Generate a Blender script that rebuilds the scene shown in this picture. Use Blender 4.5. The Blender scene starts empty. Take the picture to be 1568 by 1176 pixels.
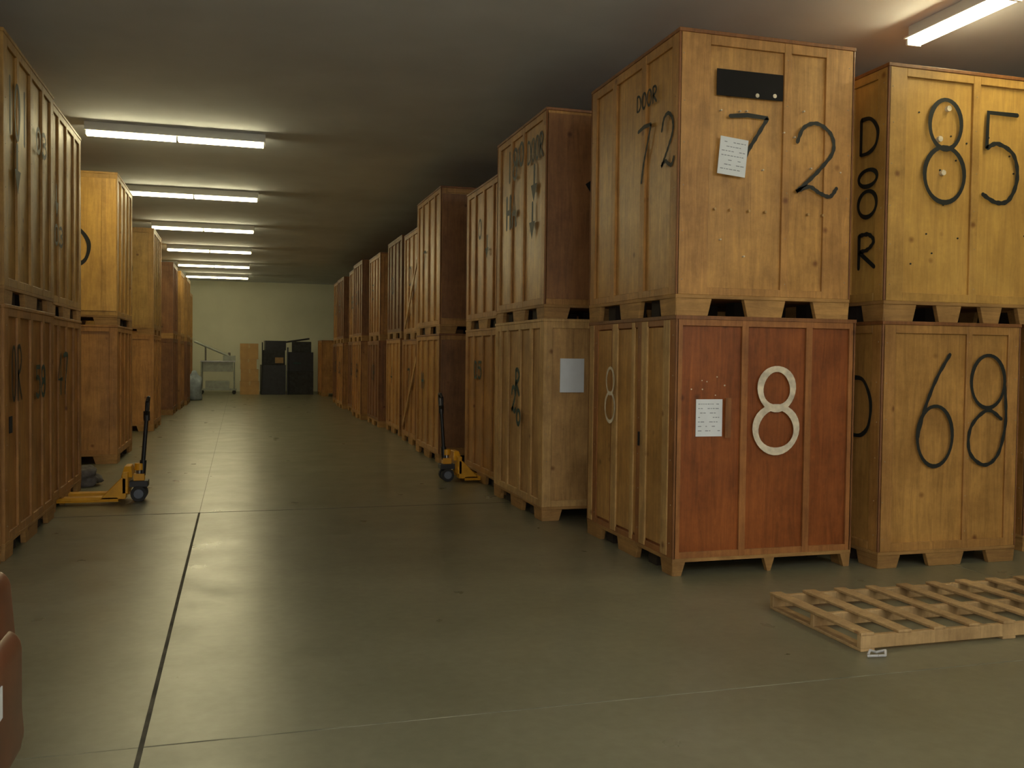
import bpy, math, random
from mathutils import Vector, Matrix
random.seed(7)
sc = bpy.context.scene
try:
    sc.view_settings.view_transform = 'Standard'
    sc.view_settings.look = 'None'
except Exception as e:
    print(e)

# ------------------------------------------------------------------ materials
def new_mat(name):
    m = bpy.data.materials.new(name); m.use_nodes = True
    nt = m.node_tree
    return m, nt, nt.nodes['Principled BSDF']

def simple(name, col, rough=0.5, metal=0.0, var=0.15, nscale=8.0):
    m, nt, b = new_mat(name)
    tc = nt.nodes.new('ShaderNodeTexCoord')
    n = nt.nodes.new('ShaderNodeTexNoise'); n.inputs['Scale'].default_value = nscale
    n.inputs['Detail'].default_value = 4
    nt.links.new(tc.outputs['Object'], n.inputs['Vector'])
    r = nt.nodes.new('ShaderNodeValToRGB')
    r.color_ramp.elements[0].position = 0.3; r.color_ramp.elements[1].position = 0.7
    r.color_ramp.elements[0].color = [c*(1-var) for c in col] + [1]
    r.color_ramp.elements[1].color = [min(1, c*(1+var)) for c in col] + [1]
    nt.links.new(n.outputs['Fac'], r.inputs['Fac'])
    nt.links.new(r.outputs['Color'], b.inputs['Base Color'])
    b.inputs['Roughness'].default_value = rough
    b.inputs['Metallic'].default_value = metal
    return m

def wood(name, col, rough=0.5, contrast=0.36, horiz=False, blotch=0.42):
    m, nt, b = new_mat(name)
    N = nt.nodes.new; L = nt.links.new
    tc = N('ShaderNodeTexCoord')
    oi = N('ShaderNodeObjectInfo')
    add = N('ShaderNodeVectorMath'); add.operation = 'ADD'
    mulr = N('ShaderNodeVectorMath'); mulr.operation = 'SCALE'
    comb = N('ShaderNodeCombineXYZ')
    L(oi.outputs['Random'], comb.inputs['X']); L(oi.outputs['Random'], comb.inputs['Y']); L(oi.outputs['Random'], comb.inputs['Z'])
    L(comb.outputs['Vector'], mulr.inputs[0]); mulr.inputs['Scale'].default_value = 37.0
    L(tc.outputs['Object'], add.inputs[0]); L(mulr.outputs['Vector'], add.inputs[1])
    mp = N('ShaderNodeMapping')
    mp.inputs['Scale'].default_value = (0.7, 0.7, 9.0) if horiz else (7.0, 7.0, 0.55)
    L(add.outputs['Vector'], mp.inputs['Vector'])
    g = N('ShaderNodeTexNoise'); g.inputs['Scale'].default_value = 2.6; g.inputs['Detail'].default_value = 10
    g.inputs['Roughness'].default_value = 0.72; g.inputs['Distortion'].default_value = 1.1
    L(mp.outputs['Vector'], g.inputs['Vector'])
    bl = N('ShaderNodeTexNoise'); bl.inputs['Scale'].default_value = 1.9; bl.inputs['Detail'].default_value = 10
    bl.inputs['Roughness'].default_value = 0.74
    L(add.outputs['Vector'], bl.inputs['Vector'])
    r = N('ShaderNodeValToRGB')
    r.color_ramp.elements[0].position = 0.3; r.color_ramp.elements[1].position = 0.7
    r.color_ramp.elements[0].color = [c*(1-contrast)*(1 if i else 1.05) for i, c in enumerate(col)] + [1]
    r.color_ramp.elements[1].color = [min(1, c*(1+contrast*0.6)) for c in col] + [1]
    L(g.outputs['Fac'], r.inputs['Fac'])
    r2 = N('ShaderNodeValToRGB')
    r2.color_ramp.elements[0].position = 0.34; r2.color_ramp.elements[1].position = 0.64
    k = 1-blotch
    r2.color_ramp.elements[0].color = (k, k*0.93, k*0.85, 1); r2.color_ramp.elements[1].color = (1, 1, 1, 1)
    L(bl.outputs['Fac'], r2.inputs['Fac'])
    mx = N('ShaderNodeMixRGB'); mx.blend_type = 'MULTIPLY'; mx.inputs['Fac'].default_value = 1
    L(r.outputs['Color'], mx.inputs['Color1']); L(r2.outputs['Color'], mx.inputs['Color2'])
    vo = N('ShaderNodeTexVoronoi'); vo.inputs['Scale'].default_value = 2.8
    L(add.outputs['Vector'], vo.inputs['Vector'])
    kr = N('ShaderNodeValToRGB')
    kr.color_ramp.elements[0].position = 0.03; kr.color_ramp.elements[1].position = 0.10
    kr.color_ramp.elements[0].color = (.45, .33, .25, 1); kr.color_ramp.elements[1].color = (1, 1, 1, 1)
    L(vo.outputs['Distance'], kr.inputs['Fac'])
    mk = N('ShaderNodeMixRGB'); mk.blend_type = 'MULTIPLY'; mk.inputs['Fac'].default_value = 1
    L(mx.outputs['Color'], mk.inputs['Color1']); L(kr.outputs['Color'], mk.inputs['Color2'])
    # per-crate tone variation
    hv = N('ShaderNodeHueSaturation')
    mrv = N('ShaderNodeMapRange'); mrv.inputs['To Min'].default_value = .86; mrv.inputs['To Max'].default_value = 1.12
    L(oi.outputs['Random'], mrv.inputs['Value']); L(mrv.outputs['Result'], hv.inputs['Value'])
    hv.inputs['Saturation'].default_value = 1.0
    L(mk.outputs['Color'], hv.inputs['Color'])
    L(hv.outputs['Color'], b.inputs['Base Color'])
    bp = N('ShaderNodeBump'); bp.inputs['Strength'].default_value = 0.14; bp.inputs['Distance'].default_value = 0.01
    L(g.outputs['Fac'], bp.inputs['Height']); L(bp.outputs['Normal'], b.inputs['Normal'])
    b.inputs['Roughness'].default_value = rough
    return m

PANELS = {
 'tan':    wood('plywood_tan',    (0.60, 0.325, 0.088), 0.42),
 'gold':   wood('plywood_gold',   (0.56, 0.34, 0.085), 0.45),
 'yellow': wood('plywood_yellow', (0.70, 0.42, 0.105), 0.42, 0.25, blotch=0.26),
 'orange': wood('plywood_orange', (0.52, 0.26, 0.070), 0.45),
 'red':    wood('plywood_red',    (0.36, 0.105, 0.024), 0.38, 0.45),
 'brown':  wood('plywood_brown',  (0.31, 0.14, 0.046), 0.5),
 'pale':   wood('plywood_pale',   (0.57, 0.34, 0.125), 0.5),
}
BATT = {
 'tan':    wood('batten_tan',    (0.54, 0.28, 0.078), 0.5),
 'gold':   wood('batten_gold',   (0.52, 0.30, 0.078), 0.5),
 'yellow': wood('batten_yellow', (0.65, 0.38, 0.095), 0.5, 0.25),
 'orange': wood('batten_orange', (0.48, 0.235, 0.062), 0.5),
 'red':    wood('batten_red',    (0.44, 0.18, 0.050), 0.5),
 'brown':  wood('batten_brown',  (0.28, 0.12, 0.038), 0.5),
 'pale':   wood('batten_pale',   (0.65, 0.41, 0.155), 0.5),
}
M_SKID = wood('skid_wood', (0.47, 0.26, 0.080), 0.65, 0.38, horiz=True)
M_EDGE = wood('edge_trim_wood', (0.30, 0.12, 0.035), 0.5)
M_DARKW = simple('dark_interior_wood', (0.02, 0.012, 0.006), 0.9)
M_BOLT = simple('bolt_metal', (0.40, 0.32, 0.22), 0.45, 0.4)
M_INK = simple('black_marker_paint', (0.010, 0.012, 0.010), 0.6)
M_GREEN = simple('green_marker_paint', (0.01, 0.05, 0.045), 0.6)
M_WHITE = simple('white_spray_paint', (0.68, 0.60, 0.46), 0.6, var=.25, nscale=14)
M_PAPER = simple('paper_white', (0.76, 0.80, 0.84), 0.7, var=0.04)
M_PRINT = simple('paper_print_grey', (0.30, 0.33, 0.38), 0.8)
M_BLACK = simple('black_plastic', (0.012, 0.012, 0.014), 0.4)
M_HOLE = simple('black_opening', (0.005, 0.004, 0.004), 0.9)
M_YEL = simple('yellow_painted_steel', (0.66, 0.32, 0.012), 0.4)
M_STEEL = simple('worn_steel', (0.28, 0.28, 0.28), 0.35, 0.8)
M_RUB = simple('rubber_wheel', (0.02, 0.02, 0.02), 0.7)
M_BLUEW = simple('blue_grey_wheel', (0.12, 0.14, 0.18), 0.5)

# ------------------------------------------------------------------ mesh builder
class MB:
    def __init__(s): s.v=[]; s.f=[]; s.mi=[]; s.mats=[]
    def m(s, mat):
        if mat not in s.mats: s.mats.append(mat)
        return s.mats.index(mat)
    def box(s, x0,x1,y0,y1,z0,z1, mat, M=None):
        p=[(x0,y0,z0),(x1,y0,z0),(x1,y1,z0),(x0,y1,z0),(x0,y0,z1),(x1,y0,z1),(x1,y1,z1),(x0,y1,z1)]
        s.hexa(p, mat, M)
    def hexa(s, p, mat, M=None):
        b=len(s.v)
        for q in p:
            q = Vector(q)
            if M is not None: q = M @ q
            s.v.append(tuple(q))
        for f in ((0,3,2,1),(4,5,6,7),(0,1,5,4),(1,2,6,5),(2,3,7,6),(3,0,4,7)):
            s.f.append(tuple(b+i for i in f)); s.mi.append(s.m(mat))
    def cyl(s, a, b, r, mat, n=14, r2=None):
        a=Vector(a); b=Vector(b); d=(b-a).normalized()
        up=Vector((0,0,1)) if abs(d.z)<0.9 else Vector((1,0,0))
        u=d.cross(up).normalized(); w=d.cross(u)
        if r2 is None: r2=r
        base=len(s.v)
        for k in range(n):
            t=2*math.pi*k/n; s.v.append(tuple(a+(u*math.cos(t)+w*math.sin(t))*r))
        for k in range(n):
            t=2*math.pi*k/n; s.v.append(tuple(b+(u*math.cos(t)+w*math.sin(t))*r2))
        mi=s.m(mat)
        for k in range(n):
            s.f.append((base+k, base+(k+1)%n, base+n+(k+1)%n, base+n+k)); s.mi.append(mi)
        s.f.append(tuple(base+k for k in reversed(range(n)))); s.mi.append(mi)
        s.f.append(tuple(base+n+k for k in range(n))); s.mi.append(mi)
    def tube(s, pts, r, mat, n=10):
        for i in range(len(pts)-1): s.cyl(pts[i], pts[i+1], r, mat, n)
    def obj(s, name, loc=(0,0,0), parent=None, bevel=0, seg=1, smooth=False):
        me=bpy.data.meshes.new(name); me.from_pydata(s.v,[],s.f)
        for m in s.mats: me.materials.append(m)
        me.polygons.foreach_set('material_index', s.mi)
        if smooth: me.polygons.foreach_set('use_smooth',[True]*len(s.f))
        me.update()
        o=bpy.data.objects.new(name, me); sc.collection.objects.link(o); o.location=loc
        if parent: o.parent=parent
        if bevel:
            bm=o.modifiers.new('bevel','BEVEL'); bm.width=bevel; bm.segments=seg; bm.limit_method='ANGLE'
        return o

# ------------------------------------------------------------------ stroke lettering
def cr(pts, n=8):
    if len(pts)<3: return pts
    P=[pts[0]]+list(pts)+[pts[-1]]; out=[]
    for i in range(1,len(P)-2):
        p0,p1,p2,p3=P[i-1],P[i],P[i+1],P[i+2]
        for k in range(n):
            t=k/n
            out.append(tuple(0.5*((2*p1[j])+(-p0[j]+p2[j])*t+(2*p0[j]-5*p1[j]+4*p2[j]-p3[j])*t*t+(-p0[j]+3*p1[j]-3*p2[j]+p3[j])*t**3) for j in (0,1)))
    out.append(pts[-1]); return out
def ell(cx,cy,rx,ry,n=30,a0=0,a1=360):
    return [(cx+rx*math.cos(math.radians(a0+(a1-a0)*k/n)), cy+ry*math.sin(math.radians(a0+(a1-a0)*k/n))) for k in range(n+1)]
G = {
 '0':[ell(.5,.5,.45,.5)], 'O':[ell(.5,.5,.5,.5)],
 '1':[[(.5,1),(.5,0)]],
 '2':[cr([(.05,.72),(.2,.93),(.52,1),(.85,.86),(.9,.62),(.6,.36),(.28,.15),(.05,.02)])+cr([(.05,.02),(.35,.10),(.6,.02),(.85,-.02),(1,.1)])],
 '3':[cr([(.1,.92),(.5,1),(.85,.82),(.7,.6),(.4,.54)]), cr([(.4,.54),(.8,.45),(.9,.2),(.5,0),(.05,.1)])],
 '4':[[(.65,0),(.65,1),(.05,.35),(1,.35)]],
 '5':[[(.92,1),(.12,1),(.1,.6)]+cr([(.1,.6),(.4,.66),(.85,.55),(.97,.28),(.75,.04),(.4,0),(.03,.08)])],
 '6':[cr([(.85,1),(.5,.78),(.2,.5),(.03,.25)]), ell(.5,.27,.47,.27)],
 '7':[[(0,.93),(.45,.97),(1,.95)]+cr([(1,.95),(.7,.6),(.45,.3),(.3,0)])],
 '8':[ell(.5,.76,.38,.24), ell(.5,.27,.48,.27)],
 '9':[ell(.5,.76,.42,.24), cr([(.92,.72),(.97,.4),(.8,.1),(.45,0),(.08,.12),(.1,.35),(.5,.5),(.85,.42)])],
 'D':[[(.08,0),(.08,1)]+cr([(.08,1),(.6,.95),(.98,.6),(.9,.2),(.55,.02),(.08,0)])],
 'R':[[(.1,0),(.1,1)]+cr([(.1,1),(.6,1),(.9,.78),(.6,.55),(.1,.5)])+[(.95,0)]],
 'H':[[(.1,0),(.1,1)],[(.9,0),(.9,1)],[(.1,.5),(.9,.5)]],
 'N':[[(.1,0),(.1,1),(.9,0),(.9,1)]],
 'A':[[(.05,0),(.5,1),(.95,0)],[(.2,.4),(.8,.4)]],
 '/':[[(.1,0),(.9,1)]],
}
FACES = {'F':(Vector((1,0,0)),Vector((0,-1,0))), 'L':(Vector((0,-1,0)),Vector((-1,0,0))), 'R':(Vector((0,1,0)),Vector((1,0,0)))}
def face_pt(face, world_a, world_z, plane, off):
    if face=='F': return Vector((world_a, plane-off, world_z))
    if face=='L': return Vector((plane-off, world_a, world_z))
    return Vector((plane+off, world_a, world_z))
def lettering(parent, face, plane, a, z, w, h, text, mat=None, sw=0.03, name=None):
    mat = mat or M_INK
    u,n = FACES[face]; up=Vector((0,0,1))
    mb=MB(); mi=mb.m(mat)
    c0 = face_pt(face, a, z, plane, 0.004)
    lay=0.0
    for gi,ch in enumerate(text):
        if ch==' ': continue
        org = c0 + u*(gi*w*1.35 - w/2) - up*h/2
        for path in G[ch]:
            P=[org+u*(p[0]*w)+up*(p[1]*h) for p in path]
            lay+=0.0006
            closed=(P[0]-P[-1]).length<1e-4
            L=[];R=[]
            for i,p in enumerate(P):
                if closed and i in (0,len(P)-1): d=P[1]-P[-2]
                else: d=(P[min(i+1,len(P)-1)]-P[max(i-1,0)])
                if d.length<1e-6: d=u.copy()
                d.normalize(); s=n.cross(d)
                wob = sw*(0.5+(0.07*math.sin(2*math.pi*3*i/(len(P)-1)) if closed else 0.08*math.sin(i*1.7)))
                L.append(p+s*wob+n*lay); R.append(p-s*wob+n*lay)
            b=len(mb.v)
            for l,r in zip(L,R): mb.v.append(tuple(l)); mb.v.append(tuple(r))
            for i in range(len(P)-1):
                mb.f.append((b+2*i,b+2*i+2,b+2*i+3,b+2*i+1)); mb.mi.append(mi)
            if not closed:
                lay+=0.0003
                for e in (P[0],P[-1]):
                    b=len(mb.v)
                    for k in range(10):
                        t=2*math.pi*k/10
                        mb.v.append(tuple(e+(u*math.cos(t)+up*math.sin(t))*sw*0.5+n*lay))
                    mb.f.append(tuple(range(b,b+10))); mb.mi.append(mi)
    o=mb.obj(name or 'painted_marking', parent=parent)
    o.location = -parent.location
    return o
def patch(parent, face, plane, a, z, w, h, mat, name='label', tilt=0.0, lines=False, th=0.006):
    u,n=FACES[face]; up=Vector((0,0,1))
    c=face_pt(face,a,z,plane,0.002)
    ct,st=math.cos(tilt),math.sin(tilt)
    U=u*ct+up*st; V=-u*st+up*ct
    mb=MB()
    def slab(x0,x1,y0,y1,d0,d1,m):
        p=[c+U*x+V*y+n*d for (x,y,d) in ((x0,y0,d0),(x1,y0,d0),(x1,y1,d0),(x0,y1,d0),(x0,y0,d1),(x1,y0,d1),(x1,y1,d1),(x0,y1,d1))]
        mb.hexa(p,m)
    slab(-w/2,w/2,-h/2,h/2,0,th,mat)
    if lines:
        for r in range(7):
            y=h*(0.36-0.12*r)
            x=-w*0.42
            while x<w*0.38:
                l=random.uniform(.04,.14)*w
                if random.random()<0.7: slab(x,min(x+l,w*.42),y,y+h*0.022,th,th+0.0006,M_PRINT)
                x+=l+w*0.03
    o=mb.obj(name,parent=parent); o.location=-parent.location
    return o

# ------------------------------------------------------------------ crate
def crate(x0,x1,y0,y1,z0,H, style='tan', bstyle=None, front=None, side=None, nf=None, ns=None,
          hb=0.15, rails=True, postf=0.06, posts=0.06, bolts=True, topr=0.07, botr=0.07, bevel=0.004, edge=True, fbolts=True):
    P=PANELS[style]; B=BATT[bstyle or style]
    cx,cy=(x0+x1)/2,(y0+y1)/2
    w,l=x1-x0,y1-y0
    front = front if front is not None else [(.32,.37),(.64,.69)]
    side = side if side is not None else [(.23,.27),(.48,.52),(.73,.77)]
    nf = nf or [(.18,.38),(.62,.82)]; ns = ns or [(.15,.36),(.62,.83)]
    t=0.022
    mb=MB()
    hx,hy=w/2,l/2
    mb.box(-hx+t,hx-t,-hy+t,hy-t,hb,H-0.02,P)
    mb.box(-hx-0.006,hx+0.006,-hy-0.006,hy+0.006,H-0.03,H,M_EDGE if edge else B)
    mb.box(-hx,hx,-hy,hy,hb-0.03,hb,M_SKID)
    def vb(face,a,b,za,zb,mat,tt=t,bb=0.0):
        if face in 'FB':
            X0,X1=-hx+a*w,-hx+b*w
            if face=='F': mb.box(X0,X1,-hy-bb,-hy+tt,za,zb,mat)
            else: mb.box(X0,X1,hy-tt,hy+bb,za,zb,mat)
        else:
            Y0,Y1=-hy+a*l,-hy+b*l
            if face=='L': mb.box(-hx-bb,-hx+tt,Y0,Y1,za,zb,mat)
            else: mb.box(hx-tt,hx+bb,Y0,Y1,za,zb,mat)
    for face,post,bs,nn in (('F',postf,front,nf),('B',postf,front,nf),('L',posts,side,ns),('R',posts,side,ns)):
        o=t/l if face in 'LR' else 0
        vb(face,0+o,post+o,hb,H-0.03,B); vb(face,1-post-o,1-o,hb,H-0.03,B)
        bl = list(bs)
        if face=='L': bl=[(1-b,1-a) for a,b in bs]
        if rails:
            prev=post+o
            for (a,b) in sorted(bl)+[(1-post-o,1)]:
                vb(face,prev,a,H-0.03-topr,H-0.03,B); vb(face,prev,a,hb,hb+botr,B); prev=b
        for (a,b) in bl: vb(face,a,b,hb,H-0.03,B,bb=0.001)
        if edge:
            wd=0.014/(w if face in 'FB' else l)
            vb(face,0,wd,hb,H-0.03,M_EDGE,bb=0.003); vb(face,1-wd,1,hb,H-0.03,M_EDGE,bb=0.003)
        segs=[]; prev=0.0
        for (a,b) in nn: segs.append((prev,a)); prev=b
        segs.append((prev,1.0))
        ln = w if face in 'FB' else l
        for (a,b) in segs:
            A=-ln/2+a*ln; C=-ln/2+b*ln
            A2=A+(0.035 if a>0 else 0.012); C2=C-(0.035 if b<1 else 0.012)
            if C2-A2<0.02: A2,C2=A+.004,C-.004
            d0,d1=(0.004,0.05)
            zt=hb-0.03
            if face=='F': p=[(A2,-hy+d0,0),(C2,-hy+d0,0),(C2,-hy+d1,0),(A2,-hy+d1,0),(A,-hy+d0,zt),(C,-hy+d0,zt),(C,-hy+d1,zt),(A,-hy+d1,zt)]
            elif face=='B': p=[(A2,hy-d1,0),(C2,hy-d1,0),(C2,hy-d0,0),(A2,hy-d0,0),(A,hy-d1,zt),(C,hy-d1,zt),(C,hy-d0,zt),(A,hy-d0,zt)]
            elif face=='L': p=[(-hx+d0,A2,0),(-hx+d1,A2,0),(-hx+d1,C2,0),(-hx+d0,C2,0),(-hx+d0,A,zt),(-hx+d1,A,zt),(-hx+d1,C,zt),(-hx+d0,C,zt)]
            else: p=[(hx-d1,A2,0),(hx-d0,A2,0),(hx-d0,C2,0),(hx-d1,C2,0),(hx-d1,A,zt),(hx-d0,A,zt),(hx-d0,C,zt),(hx-d1,C,zt)]
            mb.hexa(p,M_SKID)
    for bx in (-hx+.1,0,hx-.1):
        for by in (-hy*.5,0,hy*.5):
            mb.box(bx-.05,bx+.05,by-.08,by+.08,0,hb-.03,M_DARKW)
    if bolts:
        for face in ('F','L','R'):
            if face=='F' and not fbolts: continue
            ln = w if face=='F' else l
            for c in ([.03,.97]+[(a+b)/2 for a,b in (front if face=='F' else side)]):
                if face=='L': c=1-c
                for k in range(6):
                    z=hb+.12+(H-hb-.3)*k/5+random.uniform(-.03,.03)
                    q=-ln/2+c*ln+random.uniform(-.012,.012); r=0.006
                    if face=='F': mb.cyl((q,-hy+.003,z),(q,-hy-.004,z),r,M_BOLT,6)
                    elif face=='L': mb.cyl((-hx+.003,q,z),(-hx-.004,q,z),r,M_BOLT,6)
                    else: mb.cyl((hx-.003,q,z),(hx+.004,q,z),r,M_BOLT,6)
    return mb.obj('shipping_crate', loc=(cx,cy,z0), bevel=bevel)

# ============================ RIGHT BLOCK, near =============================
c=crate(3.33,4.99,6.76,8.67,0,2.09,'red',front=[(.355,.39),(.715,.75)],side=[(.07,.12),(.30,.36),(.61,.66)],
        nf=[(.07,.50),(.56,.94)],ns=[(.12,.36),(.60,.80)],postf=.035,hb=0.14,topr=.05,botr=.05,fbolts=False)
mbp=MB(); mbp.box(3.33+.008,3.33+.020,6.80,8.63,.21,2.0,PANELS['tan'])
for (a,b) in ((.055,.115),(.28,.34),(.42,.45),(.62,.68),(.93,.985)):
    Y0=6.76+a*1.91; Y1=6.76+b*1.91
    mbp.box(3.322,3.34,Y0,Y1,.15,2.055,BATT['pale'])
o=mbp.obj('side_cladding',parent=c,bevel=.003); o.location=-c.location
lettering(c,'F',6.76,4.245,1.33,.40,.68,'8',M_WHITE,.056)
lettering(c,'L',3.318,8.08,1.40,.24,.50,'8',M_WHITE,.030)
patch(c,'F',6.78,3.64,1.27,.235,.30,M_PAPER,'shipping_label',0.0,True)
patch(c,'F',6.757,3.80,1.27,.05,.32,M_EDGE,'batten_scrap')
patch(c,'L',3.32,7.42,1.05,.03,.12,M_HOLE,'handle_slot')
mbd=MB()
for i in range(7):
    X=random.gauss(3.62,.06); Z=random.gauss(1.52,.05); mbd.cyl((X,6.79,Z),(X,6.779,Z),random.uniform(.004,.009),M_WHITE,7)
o=mbd.obj('paint_chips_and_glints',parent=c); o.location=-c.location
# crate "72"
c=crate(3.33,4.94,6.78,8.70,2.09,2.27,'tan',front=[(.585,.625)],side=[(.28,.33),(.62,.67)],
        nf=[(.20,.38),(.62,.78)],ns=[(.16,.36),(.60,.84)],postf=.17,hb=.17,topr=.08,botr=.06)
patch(c,'F',6.778,3.955,3.96,.60,.21,M_HOLE,'painted_dark_opening',0.0)  # flat slab, the darkness of the opening put into its black colour
lettering(c,'F',6.776,3.95,3.50,.34,.46,'7',M_INK,.032)
lettering(c,'F',6.776,4.58,3.41,.40,.58,'2',M_INK,.032)
patch(c,'F',6.762,3.80,3.37,.25,.30,M_PAPER,'shipping_label',-0.09,True)
lettering(c,'L',3.33,7.42,3.50,.26,.48,'7',M_INK,.032)
lettering(c,'L',3.33,6.97,3.52,.24,.42,'2',M_INK,.032)
lettering(c,'L',3.33,7.55,3.95,.08,.13,'DOOR',M_INK,.022)
mbd=MB()
for i in range(12):
    X=random.uniform(3.62,4.85); Z=random.uniform(2.45,4.2)
    mbd.cyl((X,6.80,Z),(X,6.772,Z),.007,M_WHITE,7)
for X in (3.66,3.80,3.97,4.12,4.52,4.66): mbd.cyl((X,6.80,2.95),(X,6.77,2.95),.011,BATT['pale'],7)
for X,Z in ((4.02,3.88),(4.18,3.89)): mbd.cyl((X,6.779,Z),(X,6.768,Z),.018,M_WHITE,7)
o=mbd.obj('paint_chips_and_glints',parent=c); o.location=-c.location
# crate "69"
c=crate(5.14,6.56,6.60,8.55,0,2.08,'tan',front=[(.60,.64)],nf=[(.16,.34),(.62,.78)],postf=.09,hb=.14)
lettering(c,'F',6.60,5.68,1.33,.38,.95,'6',M_INK,.032)
lettering(c,'F',6.60,6.22,1.33,.42,.95,'9',M_INK,.032)
lettering(c,'L',5.14,6.86,1.35,.26,.5,'D',M_INK,.036)
# crate "85"
c=crate(5.14,6.78,6.60,8.60,2.08,2.13,'yellow',front=[(.52,.565)],nf=[(.20,.32),(.48,.60),(.74,.84)],postf=.11,hb=.17)
lettering(c,'F',6.60,5.71,3.52,.42,.86,'8',M_INK,.038)
lettering(c,'F',6.60,6.29,3.50,.38,.76,'5',M_INK,.038)
for z,h,ch in ((3.66,.30,'D'),(3.30,.14,'O'),(3.08,.22,'O'),(2.68,.28,'R')):
    lettering(c,'L',5.14,6.84,z,.24,h,ch,M_INK,.036)
mbd=MB()
for X,Z in ((5.66,3.62),(5.70,3.34),(5.74,3.88)): mbd.cyl((X,6.63,Z),(X,6.592,Z),.024,M_WHITE,9)  # white discs paint the flash glinting off bright stickers
for i in range(16):
    X=random.uniform(5.3,6.6); Z=random.uniform(2.4,4.1); mbd.cyl((X,6.63,Z),(X,6.615,Z),.008,M_INK,6)
o=mbd.obj('paint_chips_and_glints',parent=c); o.location=-c.location
crate(6.95,8.5,6.9,8.9,0,2.1,'orange'); crate(6.98,8.5,6.9,8.9,2.1,2.1,'tan')

# ============================ RIGHT ROW ======================================
c=crate(3.08,4.74,9.36,11.30,0,2.15,'pale','pale',front=[(.40,.43)],side=[(.10,.14),(.27,.31),(.52,.56),(.74,.78)],nf=[(.14,.9)],hb=.15,edge=False)
patch(c,'F',9.36,3.40,1.55,.27,.36,M_PAPER,'shipping_label',0.0)
lettering(c,'L',3.08,10.45,1.25,.16,.28,'2',M_GREEN,.05); lettering(c,'L',3.08,10.30,1.45,.16,.28,'R',M_GREEN,.05)
lettering(c,'L',3.08,10.25,1.05,.14,.16,'O',M_GREEN,.05)
c=crate(3.08,4.72,9.36,11.28,2.15,2.21,'tan','tan',front=[(.60,.62)],side=[(.30,.34),(.55,.59)],hb=.15)
mbp=MB(); mbp.box(3.10,4.70,9.352,9.37,2.36,4.3,PANELS['brown']); o=mbp.obj('end_panel',parent=c); o.location=-c.location
patch(c,'F',9.352,3.60,3.55,.10,.14,M_HOLE,'hand_hole',.6)
lettering(c,'L',3.08,10.72,3.98,.17,.34,'19',M_INK,.045); lettering(c,'L',3.08,10.25,4.05,.17,.24,'0',M_INK,.045)
lettering(c,'L',3.08,9.95,4.0,.11,.24,'DOOR',M_INK,.035)
lettering(c,'L',3.08,10.75,3.45,.18,.36,'HA',M_INK,.06)
def arrow(c,face,plane,a,z,s):
    lettering(c,face,plane,a,z+s*.2,s*.3,s*.9,'1',M_INK,.06*s/.3)
    u,n=FACES[face]; mb=MB(); p=face_pt(face,a,z-.25*s,plane,.009); up=Vector((0,0,1))
    mb.v=[tuple(p-u*s*.35+up*s*.25),tuple(p+u*s*.35+up*s*.25),tuple(p-up*s*.4)]; mb.f=[(0,2,1)]; mb.mi=[mb.m(M_INK)]
    o=mb.obj('painted_arrow',parent=c); o.location=-c.location
arrow(c,'L',3.08,9.75,3.62,.30); arrow(c,'L',3.08,9.80,3.22,.30)
c=crate(3.2,4.8,11.46,13.4,0,2.12,'orange','tan',edge=False); lettering(c,'L',3.2,12.75,1.55,.16,.22,'D5',M_GREEN,.04)
c=crate(3.2,4.8,11.46,13.4,2.12,1.98,'orange','orange'); lettering(c,'L',3.2,12.6,3.5,.15,.25,'0',M_INK,.04); arrow(c,'L',3.2,12.2,3.2,.24)
c=crate(3.1,4.75,14.8,16.85,0,2.10,'tan','tan'); lettering(c,'L',3.1,16.2,1.3,.2,.25,'H',M_GREEN,.04)
mbp=MB(); mbp.box(3.13,4.72,14.792,14.81,.25,2.0,PANELS['brown']); o=mbp.obj('end_panel',parent=c); o.location=-c.location
c=crate(3.1,4.75,14.8,16.85,2.10,2.37,'tan','tan'); lettering(c,'L',3.1,16.1,3.4,.2,.3,'7',M_INK,.04)
mbp=MB(); mbp.box(3.13,4.72,14.792,14.81,2.35,4.35,PANELS['brown']); o=mbp.obj('end_panel',parent=c); o.location=-c.location
rows=[(3.22,17.1,'orange',2.05,2.12),(3.30,19.8,'tan',2.1,2.2),(3.2,22.3,'brown',2.08,2.1),(3.1,24.9,'orange',2.1,2.15),
      (3.25,27.3,'brown',2.12,2.15),(3.15,29.9,'orange',2.1,2.1),(3.25,32.2,'brown',2.1,2.15)]
sty=['tan','brown','orange','brown','tan','brown']
for i,(x,y,s,h1,h2) in enumerate(rows):
    lo=crate(x,x+1.6,y,y+1.98,0,h1,s,bolts=False,bevel=0)
    up_=crate(x+.02,x+1.6,y,y+1.95,h1,h2,sty[i%6],bolts=False,bevel=0)
    lettering(lo,'L',x,y+1.2,1.3,.22,.35,random.choice(['62','19','4','7']),M_INK,.045)
    lettering(up_,'L',x+.02,y+1.2,3.3,.22,.35,random.choice(['31','D','88','5']),M_INK,.045)
    if i==0:
        mb=MB()
        for (ya,za,yb,zb) in ((17.2,3.75,18.7,2.3),(17.4,1.7,18.9,.3)):
            d=Vector((0,yb-ya,zb-za)).normalized(); s2=Vector((0,-d.z,d.y))*.04
            A=Vector((x-.02,ya,za)); B_=Vector((x-.02,yb,zb)); tx=Vector((.02,0,0))
            mb.hexa([A-s2,A-s2+tx,A+s2+tx,A+s2,B_-s2,B_-s2+tx,B_+s2+tx,B_+s2],BATT['pale'])
        o=mb.obj('diagonal_brace',parent=lo); o.location=-lo.location
        patch(up_,'L',x+.02,17.55,3.55,.16,.16,M_PAPER,'reflective_tag',.5)
crate(3.25,4.9,38.9,40.9,0,2.3,'orange',bolts=False,bevel=0)

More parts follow.
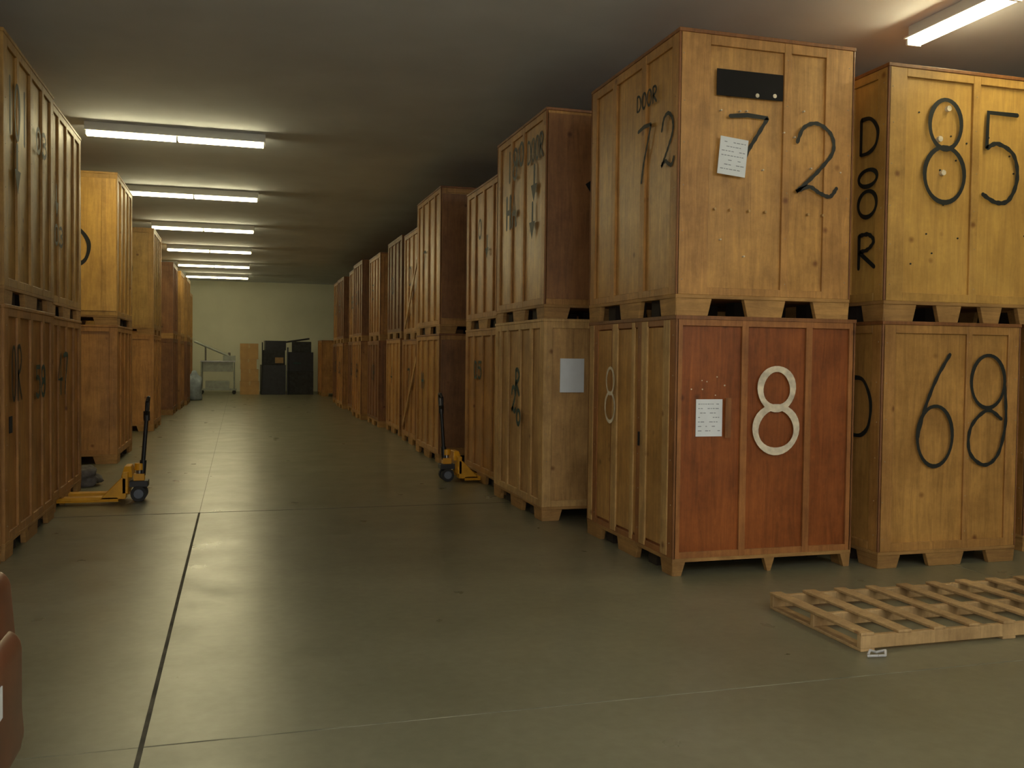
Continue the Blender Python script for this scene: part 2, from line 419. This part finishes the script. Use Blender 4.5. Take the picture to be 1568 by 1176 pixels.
# ============================ LEFT ROW =======================================
D=1.95
def left(xf,y0,y1,h1,h2,s1,s2,near=False,**k):
    a=crate(xf-D,xf,y0,y1,0,h1,s1,bolts=near,bevel=.004 if near else 0,edge=False,**k)
    b=crate(xf-D,xf,y0,y1,h1,h2,s2,bolts=near,bevel=.004 if near else 0,edge=False,**k)
    return a,b
left(-1.86,6.35,8.45,2.12,2.25,'orange','gold',True)
a,b=left(-1.85,8.53,10.68,2.13,2.24,'orange','gold',True)
lettering(a,'R',-1.85,8.85,1.55,.16,.45,'0R',M_INK,.04); patch(a,'R',-1.85,8.72,1.12,.10,.14,M_HOLE,'hand_hole')
lettering(a,'R',-1.85,9.85,1.45,.18,.28,'59',M_GREEN,.045)
lettering(b,'R',-1.85,8.74,3.80,.20,.45,'101',M_INK,.05); arrow(b,'R',-1.85,9.0,3.30,.32); lettering(b,'R',-1.85,9.9,3.75,.2,.22,'03',M_INK,.045)
a,b=left(-1.90,10.80,12.75,2.12,2.27,'orange','gold',True)
lettering(a,'R',-1.9,11.3,1.5,.25,.45,'47',M_GREEN,.05); arrow(b,'R',-1.9,11.1,3.35,.26); lettering(b,'R',-1.9,11.1,3.0,.2,.2,'03',M_INK,.04)
a,b=left(-1.81,15.6,17.7,2.15,2.35,'orange','yellow',True,ns=[(.2,.8)])
mbp=MB(); mbp.box(-3.7,-1.83,15.592,15.61,2.37,4.4,PANELS['yellow']); 
for X in (-3.2,-2.0): mbp.box(X-.03,X+.03,15.58,15.60,2.37,4.4,BATT['yellow'])
o=mbp.obj('end_panel',parent=b); o.location=-b.location
lettering(b,'F',15.59,-2.42,3.35,.42,.62,'D',M_INK,.055)
a,b=left(-1.80,21.9,23.95,2.12,2.33,'orange','gold')
lettering(b,'F',21.9,-2.5,3.55,.48,.55,'D',M_INK,.06)
left(-1.75,27.4,29.4,2.12,2.1,'brown','brown'); left(-1.70,30.0,32.0,2.1,2.1,'orange','gold')
left(-1.64,32.4,34.4,2.1,2.1,'brown','gold'); left(-1.78,37.2,39.2,2.1,1.9,'orange','gold')

# ============================ ROOM ===========================================
XL,XR,YF,YB,ZC=-4.6,15.0,-7.0,44.0,4.95
def floor_mat():
    m,nt,b=new_mat('sealed_concrete'); N=nt.nodes.new; L=nt.links.new
    tc=N('ShaderNodeTexCoord')
    n1=N('ShaderNodeTexNoise'); n1.inputs['Scale'].default_value=.8; n1.inputs['Detail'].default_value=4; n1.inputs['Roughness'].default_value=.5
    n2=N('ShaderNodeTexNoise'); n2.inputs['Scale'].default_value=14; n2.inputs['Detail'].default_value=8
    n3=N('ShaderNodeTexNoise'); n3.inputs['Scale'].default_value=2.2; n3.inputs['Detail'].default_value=7
    for n in (n1,n2,n3): L(tc.outputs['Object'],n.inputs['Vector'])
    r=N('ShaderNodeValToRGB'); r.color_ramp.elements[0].position=.22; r.color_ramp.elements[1].position=.78
    r.color_ramp.elements[0].color=(.148,.143,.088,1); r.color_ramp.elements[1].color=(.215,.208,.138,1)
    L(n1.outputs['Fac'],r.inputs['Fac'])
    r2=N('ShaderNodeValToRGB'); r2.color_ramp.elements[0].position=.3; r2.color_ramp.elements[1].position=.75
    r2.color_ramp.elements[0].color=(.86,.86,.86,1); r2.color_ramp.elements[1].color=(1.05,1.05,1.05,1)
    L(n2.outputs['Fac'],r2.inputs['Fac'])
    mx=N('ShaderNodeMixRGB'); mx.blend_type='MULTIPLY'; mx.inputs['Fac'].default_value=1
    L(r.outputs['Color'],mx.inputs['Color1']); L(r2.outputs['Color'],mx.inputs['Color2'])
    L(mx.outputs['Color'],b.inputs['Base Color'])
    rr=N('ShaderNodeMapRange'); rr.inputs['From Min'].default_value=.2; rr.inputs['From Max'].default_value=.8
    rr.inputs['To Min'].default_value=.25; rr.inputs['To Max'].default_value=.38
    L(n3.outputs['Fac'],rr.inputs['Value']); L(rr.outputs['Result'],b.inputs['Roughness'])
    bp=N('ShaderNodeBump'); bp.inputs['Strength'].default_value=.07; bp.inputs['Distance'].default_value=.01
    L(n2.outputs['Fac'],bp.inputs['Height']); L(bp.outputs['Normal'],b.inputs['Normal'])
    return m
M_FLOOR=floor_mat()
M_JOINT=simple('joint_filler',(.06,.056,.038),.8,var=.6,nscale=5)
M_SAW=simple('saw_cut_joint',(.20,.195,.14),.8,var=.5,nscale=4)
M_CEIL=simple('ceiling_paint',(.74,.78,.86),.85,var=.05,nscale=1.2)
M_WALL=simple('wall_paint',(.70,.70,.56),.8,var=.05,nscale=1)
mb=MB(); mb.box(XL,XR,YF,YB,-.2,0,M_FLOOR)
fl=mb.obj('floor')
mb=MB()
mb.box(-.422,-.400,YF,10.68,0.0002,.0016,M_JOINT); mb.box(-.412,-.408,10.68,YB,0.0002,.0016,M_JOINT)
mb.box(XL,XR,10.67,10.69,0.0002,.0013,M_JOINT)
for Y in (-1.95,4.37,17.0,23.3,29.6,35.9): mb.box(XL,XR,Y-.004,Y+.004,0.0002,.0013,M_SAW)
for X in (5.9,): mb.box(X-.004,X+.004,YF,YB,0.0002,.0015,M_SAW)
o=mb.obj('joints',parent=fl)
mb=MB(); mb.box(XL,XR,YF,YB,ZC,ZC+.2,M_CEIL); mb.obj('ceiling')
mb=MB(); mb.box(XL-.2,XR+.2,YB,YB+.2,-.2,ZC+.2,M_WALL); mb.obj('wall_back')
mb=MB(); mb.box(XL-.2,XR+.2,YF-.2,YF,-.2,ZC+.2,M_WALL); mb.obj('wall_front')
mb=MB(); mb.box(XL-.2,XL,YF,YB,-.2,ZC+.2,M_WALL); mb.obj('wall_left')
mb=MB(); mb.box(XR,XR+.2,YF,YB,-.2,ZC+.2,M_WALL); mb.obj('wall_right')

# ============================ LIGHTS =========================================
def emis(name,col,s):
    m=bpy.data.materials.new(name); m.use_nodes=True; nt=m.node_tree; nt.nodes.clear()
    e=nt.nodes.new('ShaderNodeEmission'); o=nt.nodes.new('ShaderNodeOutputMaterial')
    e.inputs['Color'].default_value=(*col,1); e.inputs['Strength'].default_value=s
    nt.links.new(e.outputs[0],o.inputs['Surface']); return m
M_TUBE=emis('warm_fluorescent_glow',(1.0,.88,.50),38)
M_FILL=emis('added_fill_glow',(1.0,.97,.92),52)
M_HOUS=simple('white_enamel',(.7,.7,.66),.4,var=.02)
def strip(cx,cy,alongx=True,tube=None,zc=ZC-.003):
    mb=MB(); tube=tube or M_TUBE
    def P(a,b,z): return (a,b,z) if alongx else (b,a,z)
    def bx(a0,a1,b0,b1,z0,z1,m):
        if alongx: mb.box(a0,a1,b0,b1,z0,z1,m)
        else: mb.box(b0,b1,a0,a1,z0,z1,m)
    bx(-1.22,1.22,-.05,.05,-.11,0,M_HOUS)
    bx(-1.22,1.22,-.10,.10,-.125,-.11,M_HOUS)
    for e in (-1.22,-.012,1.195): bx(e,e+.025,-.075,.075,-.185,-.12,M_HOUS)
    for s in (-.045,.045):
        for a0,a1 in ((-1.19,-.02),(.02,1.19)):
            mb.cyl(P(a0,s,-.157),P(a1,s,-.157),.026,tube,12)
    return mb.obj('fluorescent_light_fixture',loc=(cx,cy,zc))
for k in range(6): strip(-.86,14.3+5.14*k)
strip(6.19,6.4,False)
strip(6.19,1.0,False)
for x in (-1.2,2.6,6.4): 
    strip(x,-1.2,True,M_FILL); strip(x,-4.6,True,M_FILL)  # added unseen fixtures, standing in for neutral daylight from behind the camera
ld=bpy.data.lights.new('camera_flash','POINT'); ld.energy=170; ld.color=(1,.93,.84); ld.shadow_soft_size=.04
lo=bpy.data.objects.new('camera_flash',ld); sc.collection.objects.link(lo); lo.location=(.02,-.02,1.86)

# ============================ PALLET =========================================
M_PW=wood('pallet_pine',(.58,.39,.18),.65,.3)
mb=MB()
L_,W_=2.2,1.0
for y in (0,.48,W_-.04): mb.box(0,L_,y,y+.04,.018,.098,M_PW)
x=0.0; i=0
while x<L_-.08:
    ww=.09+random.uniform(-.008,.010)
    mb.box(x,x+ww,-.004,W_+.004,.098,.116,M_PW,Matrix.Rotation(random.uniform(-.004,.004),4,'Z')); x+=.262
for x in (0,1.05,L_-.1): mb.box(x,x+.1,0,W_,0,.018,M_PW)
mb.obj('wooden_pallet',loc=(3.58,4.73,0),bevel=.003)
mb=MB(); M_PL=simple('clear_plastic_scrap',(.45,.45,.46),.25)
pts=[(0,0,.012),(.05,-.03,.02),(.11,-.02,.012),(.14,.02,.03),(.10,.05,.012),(.05,.04,.03),(.02,.02,.012)]
mb.tube(pts,.008,M_PL,6); mb.obj('plastic_wrap_scrap',loc=(3.55,4.63,0))

# ============================ PALLET JACKS ===================================
def jack(loc,rotz,hl=0,steer=0.0):
    e=bpy.data.objects.new('pallet_jack',None); sc.collection.objects.link(e); e.location=loc; e.rotation_euler=(0,0,rotz)
    mb=MB()
    for s in (-1,1):
        yc=s*.19
        mb.box(.10,1.05,yc-.08,yc+.08,.05,.085,M_YEL)
        mb.box(.10,1.05,yc-.08,yc-.07,.03,.05,M_YEL); mb.box(.10,1.05,yc+.07,yc+.08,.03,.05,M_YEL)
        mb.hexa([(1.05,yc-.08,.05),(1.17,yc-.045,.04),(1.17,yc+.045,.04),(1.05,yc+.08,.05),(1.05,yc-.08,.085),(1.17,yc-.045,.065),(1.17,yc+.045,.065),(1.05,yc+.08,.085)],M_YEL)
        mb.cyl((.92,yc-.05,.04),(.92,yc+.05,.04),.038,M_RUB)
        mb.hexa([(.02,yc-.08,.06),(.30,yc-.08,.06),(.30,yc+.08,.06),(.02,yc+.08,.06),(.02,yc-.08,.30),(.07,yc-.08,.30),(.07,yc+.08,.30),(.02,yc+.08,.30)],M_YEL)
    mb.box(.0,.06,-.27,.27,.12,.36,M_YEL)
    mb.hexa([(-.04,-.20,.30),(.08,-.20,.30),(.08,.20,.30),(-.04,.20,.30),(-.02,-.12,.42),(.05,-.12,.42),(.05,.12,.42),(-.02,.12,.42)],M_YEL)
    mb.obj('fork_frame',parent=e,bevel=.006)
    mb=MB()
    mb.cyl((-.10,0,.14),(-.10,0,.40),.035,M_STEEL); mb.cyl((-.10,0,.36),(-.10,0,.44),.055,M_YEL)
    mb.box(-.20,.02,-.09,.09,.17,.24,M_BLACK)
    mb.box(-.16,-.04,-.06,.06,.24,.32,M_YEL)
    for s in (-1,1):
        mb.cyl((-.10,s*.055,.09),(-.10,s*.11,.09),.09,M_RUB,20); mb.cyl((-.10,s*.108,.09),(-.10,s*.116,.09),.055,M_BLUEW,14)
    mb.obj('pump_and_wheels',parent=e,bevel=.003)
    mb=MB(); top=Vector((-.18,0,1.0)); b0=Vector((-.13,0,.30))
    mb.cyl(b0,top,.024,M_BLACK)
    mb.cyl(b0,b0+(top-b0)*.25,.038,M_BLACK)
    loop=[top,Vector((-.185,-.09,1.06)),Vector((-.19,-.10,1.16)),Vector((-.20,-.05,1.21)),Vector((-.20,.05,1.21)),Vector((-.19,.10,1.16)),Vector((-.185,.09,1.06)),top]
    mb.tube(loop,.018,M_BLACK); mb.cyl(top-Vector((0,0,.06)),top+Vector((0,0,.05)),.036,M_BLACK)
    mb.cyl(top,Vector((-.195,0,1.15)),.010,M_STEEL)
    mb.obj('handle',parent=e,smooth=False)
    return e
jack((-1.22,11.72,0),math.pi)
jack((2.88,12.72,0),0)

import mathutils.noise as mnoise
def blob(name,loc,s,mat,seed,amp=.25,sub=4):
    import bmesh
    bm=bmesh.new(); bmesh.ops.create_icosphere(bm,subdivisions=sub,radius=1)
    for v in bm.verts:
        n=mnoise.noise(v.co*1.7+Vector((seed,seed,seed)))*amp+mnoise.noise(v.co*5+Vector((seed,0,0)))*amp*.3
        v.co*=1+n
        v.co.z=max(v.co.z,-.62)
    zmin=min(v.co.z for v in bm.verts)
    for v in bm.verts: v.co=Vector((v.co.x*s[0],v.co.y*s[1],(v.co.z-zmin)*s[2]))
    me=bpy.data.meshes.new(name); bm.to_mesh(me); bm.free(); me.materials.append(mat)
    me.polygons.foreach_set('use_smooth',[True]*len(me.polygons))
    o=bpy.data.objects.new(name,me); sc.collection.objects.link(o); o.location=loc; return o
M_BAG=simple('grey_moving_blanket',(.13,.12,.11),.9,var=.4,nscale=12)
blob('moving_blanket',(-2.0,13.15,0),(.26,.24,.19),M_BAG,3,.5)
blob('blue_bag',(-1.62,36.0,0),(.32,.3,.62),simple('blue_grey_fabric',(.30,.36,.42),.8),5,.3)

# ============================ BACK OF AISLE ==================================
M_CARD=simple('cardboard',(.50,.31,.13),.8,var=.12,nscale=3)
M_TAPE=simple('packing_tape',(.5,.36,.18),.35)
z=0
for i,(w,d,h) in enumerate(((.78,.6,.55),(.72,.6,.5),(.66,.55,.42),(.74,.55,.66))):
    mb=MB(); mb.box(-w/2,w/2,-d/2,d/2,0,h,M_CARD); mb.box(-.03,.03,-d/2-.002,d/2+.002,h*.7,h+.002,M_TAPE)
    mb.box(-w/2,w/2,-.004,.004,h,h+.003,M_DARKW)
    mb.obj('cardboard_box',loc=(.40+random.uniform(-.03,.03),41.0,z),bevel=.006); z+=h+.003
M_TARP=simple('black_stretch_wrap',(.012,.013,.016),.4,var=.4)
M_TARP2=simple('charcoal_blanket',(.028,.030,.034),.8,var=.4)
mb=MB()
def rbox(cx,cy,z0,w,d,h,rz,m,tilt=0):
    M_=Matrix.Translation((cx,cy,z0))@Matrix.Rotation(rz,4,'Z')@Matrix.Rotation(tilt,4,'Y')
    mb.box(-w/2,w/2,-d/2,d/2,0,h,m,M_)
rbox(-.58,0,0,1.0,1.1,1.25,.03,M_TARP); rbox(-.55,0,1.25,.95,1.0,.62,-.04,M_TARP2); rbox(-.50,0,1.87,.85,.8,.40,.05,M_TARP)
rbox(.55,0,0,1.08,1.1,1.0,-.02,M_TARP2); rbox(.55,0,1.0,1.02,1.0,.8,.04,M_TARP); rbox(.62,.05,1.8,.8,.8,.45,-.08,M_TARP2)
rbox(.45,0,2.27,.95,.5,.07,.1,M_TARP,-.16)
mb.box(-1.05,-1.0,-.62,-.57,0,2.2,M_TARP2); mb.box(-.02,.04,-.62,-.57,0,2.0,M_TARP)
mb.box(.25,.55,-.57,-.555,1.3,1.36,M_GREEN)
st=mb.obj('wrapped_furniture_stack',loc=(1.96,41.1,0),bevel=.04,seg=2)
patch(st,'F',40.52,1.62,1.45,.34,.24,simple('brown_label',(.35,.22,.10),.7),'label')
M_GR=simple('grey_painted_steel',(.30,.33,.30),.5)
mb=MB()
mb.box(-.75,.75,-.35,.35,.16,.22,M_GR); mb.box(-.6,.6,-.3,.3,.95,1.35,M_GR); mb.box(-.7,.7,-.33,.33,1.35,1.40,M_STEEL)
for sx in (-.65,.65):
    for sy in (-.3,.3):
        mb.cyl((sx,sy,.2),(sx,sy,1.36),.03,M_GR); mb.cyl((sx,sy-.03,.08),(sx,sy+.03,.08),.08,M_RUB)
mb.cyl((-.95,0,2.2),(.45,0,1.6),.05,M_GR); mb.cyl((.45,0,1.4),(.45,0,1.75),.05,M_STEEL); mb.cyl((-.5,0,1.4),(-.5,0,2.0),.035,M_STEEL)
mb.box(.2,.7,-.2,.2,1.4,1.62,M_GR); mb.box(-.5,.45,-.28,.28,.22,.55,M_GR)
mb.obj('lift_cart',loc=(-.85,41.2,0),bevel=.005)

M_LEA=simple('brown_leather',(.15,.055,.027),.38,var=.25,nscale=5)
e=bpy.data.objects.new('leather_armchair',None); sc.collection.objects.link(e); e.location=(-1.315,3.85,0)
def rb(n,x0,x1,y0,y1,z0,z1,bv):
    mb=MB(); mb.box(x0,x1,y0,y1,z0,z1,M_LEA); o=mb.obj(n,parent=e,bevel=bv,seg=5,smooth=True); return o
rb('seat_base',-.42,.42,-.38,.42,.08,.36,.05); rb('cushion',-.29,.29,-.36,.30,.34,.50,.07)
rb('arm_left',-.47,-.28,-.40,.40,.07,.62,.085); rb('arm_right',.28,.47,-.40,.40,.07,.62,.085)
mb=MB(); mb.hexa([(-.46,-.12,.10),(.47,-.12,.10),(.47,.45,.10),(-.46,.45,.10),(-.40,.05,.84),(.40,.05,.84),(.40,.50,.84),(-.40,.50,.84)],M_LEA)
mb.obj('back',parent=e,bevel=.07,seg=5,smooth=True)
mb=MB()
for sx in (-.38,.38):
    for sy in (-.3,.36): mb.cyl((sx,sy,0),(sx,sy,.12),.025,M_BLACK)
mb.obj('feet',parent=e)
mb=MB(); mb.box(.466,.474,-.1,-.02,.38,.50,M_PAPER); mb.obj('paper_tag',parent=e)

# ============================ WORLD / CAMERA =================================
w=bpy.data.worlds.new('world'); sc.world=w; w.use_nodes=True
w.node_tree.nodes['Background'].inputs[0].default_value=(.02,.02,.02,1)
cam=bpy.data.cameras.new('camera'); cam.lens=36*1430/1568; cam.sensor_width=36; cam.clip_end=200
co=bpy.data.objects.new('camera',cam); sc.collection.objects.link(co)
M=Matrix.Rotation(math.radians(-16.3),4,'Z')@Matrix.Rotation(math.radians(90-1.72),4,'X')@Matrix.Rotation(math.radians(.69),4,'Z')
co.matrix_world=Matrix.Translation((0,0,1.75))@M
sc.camera=co
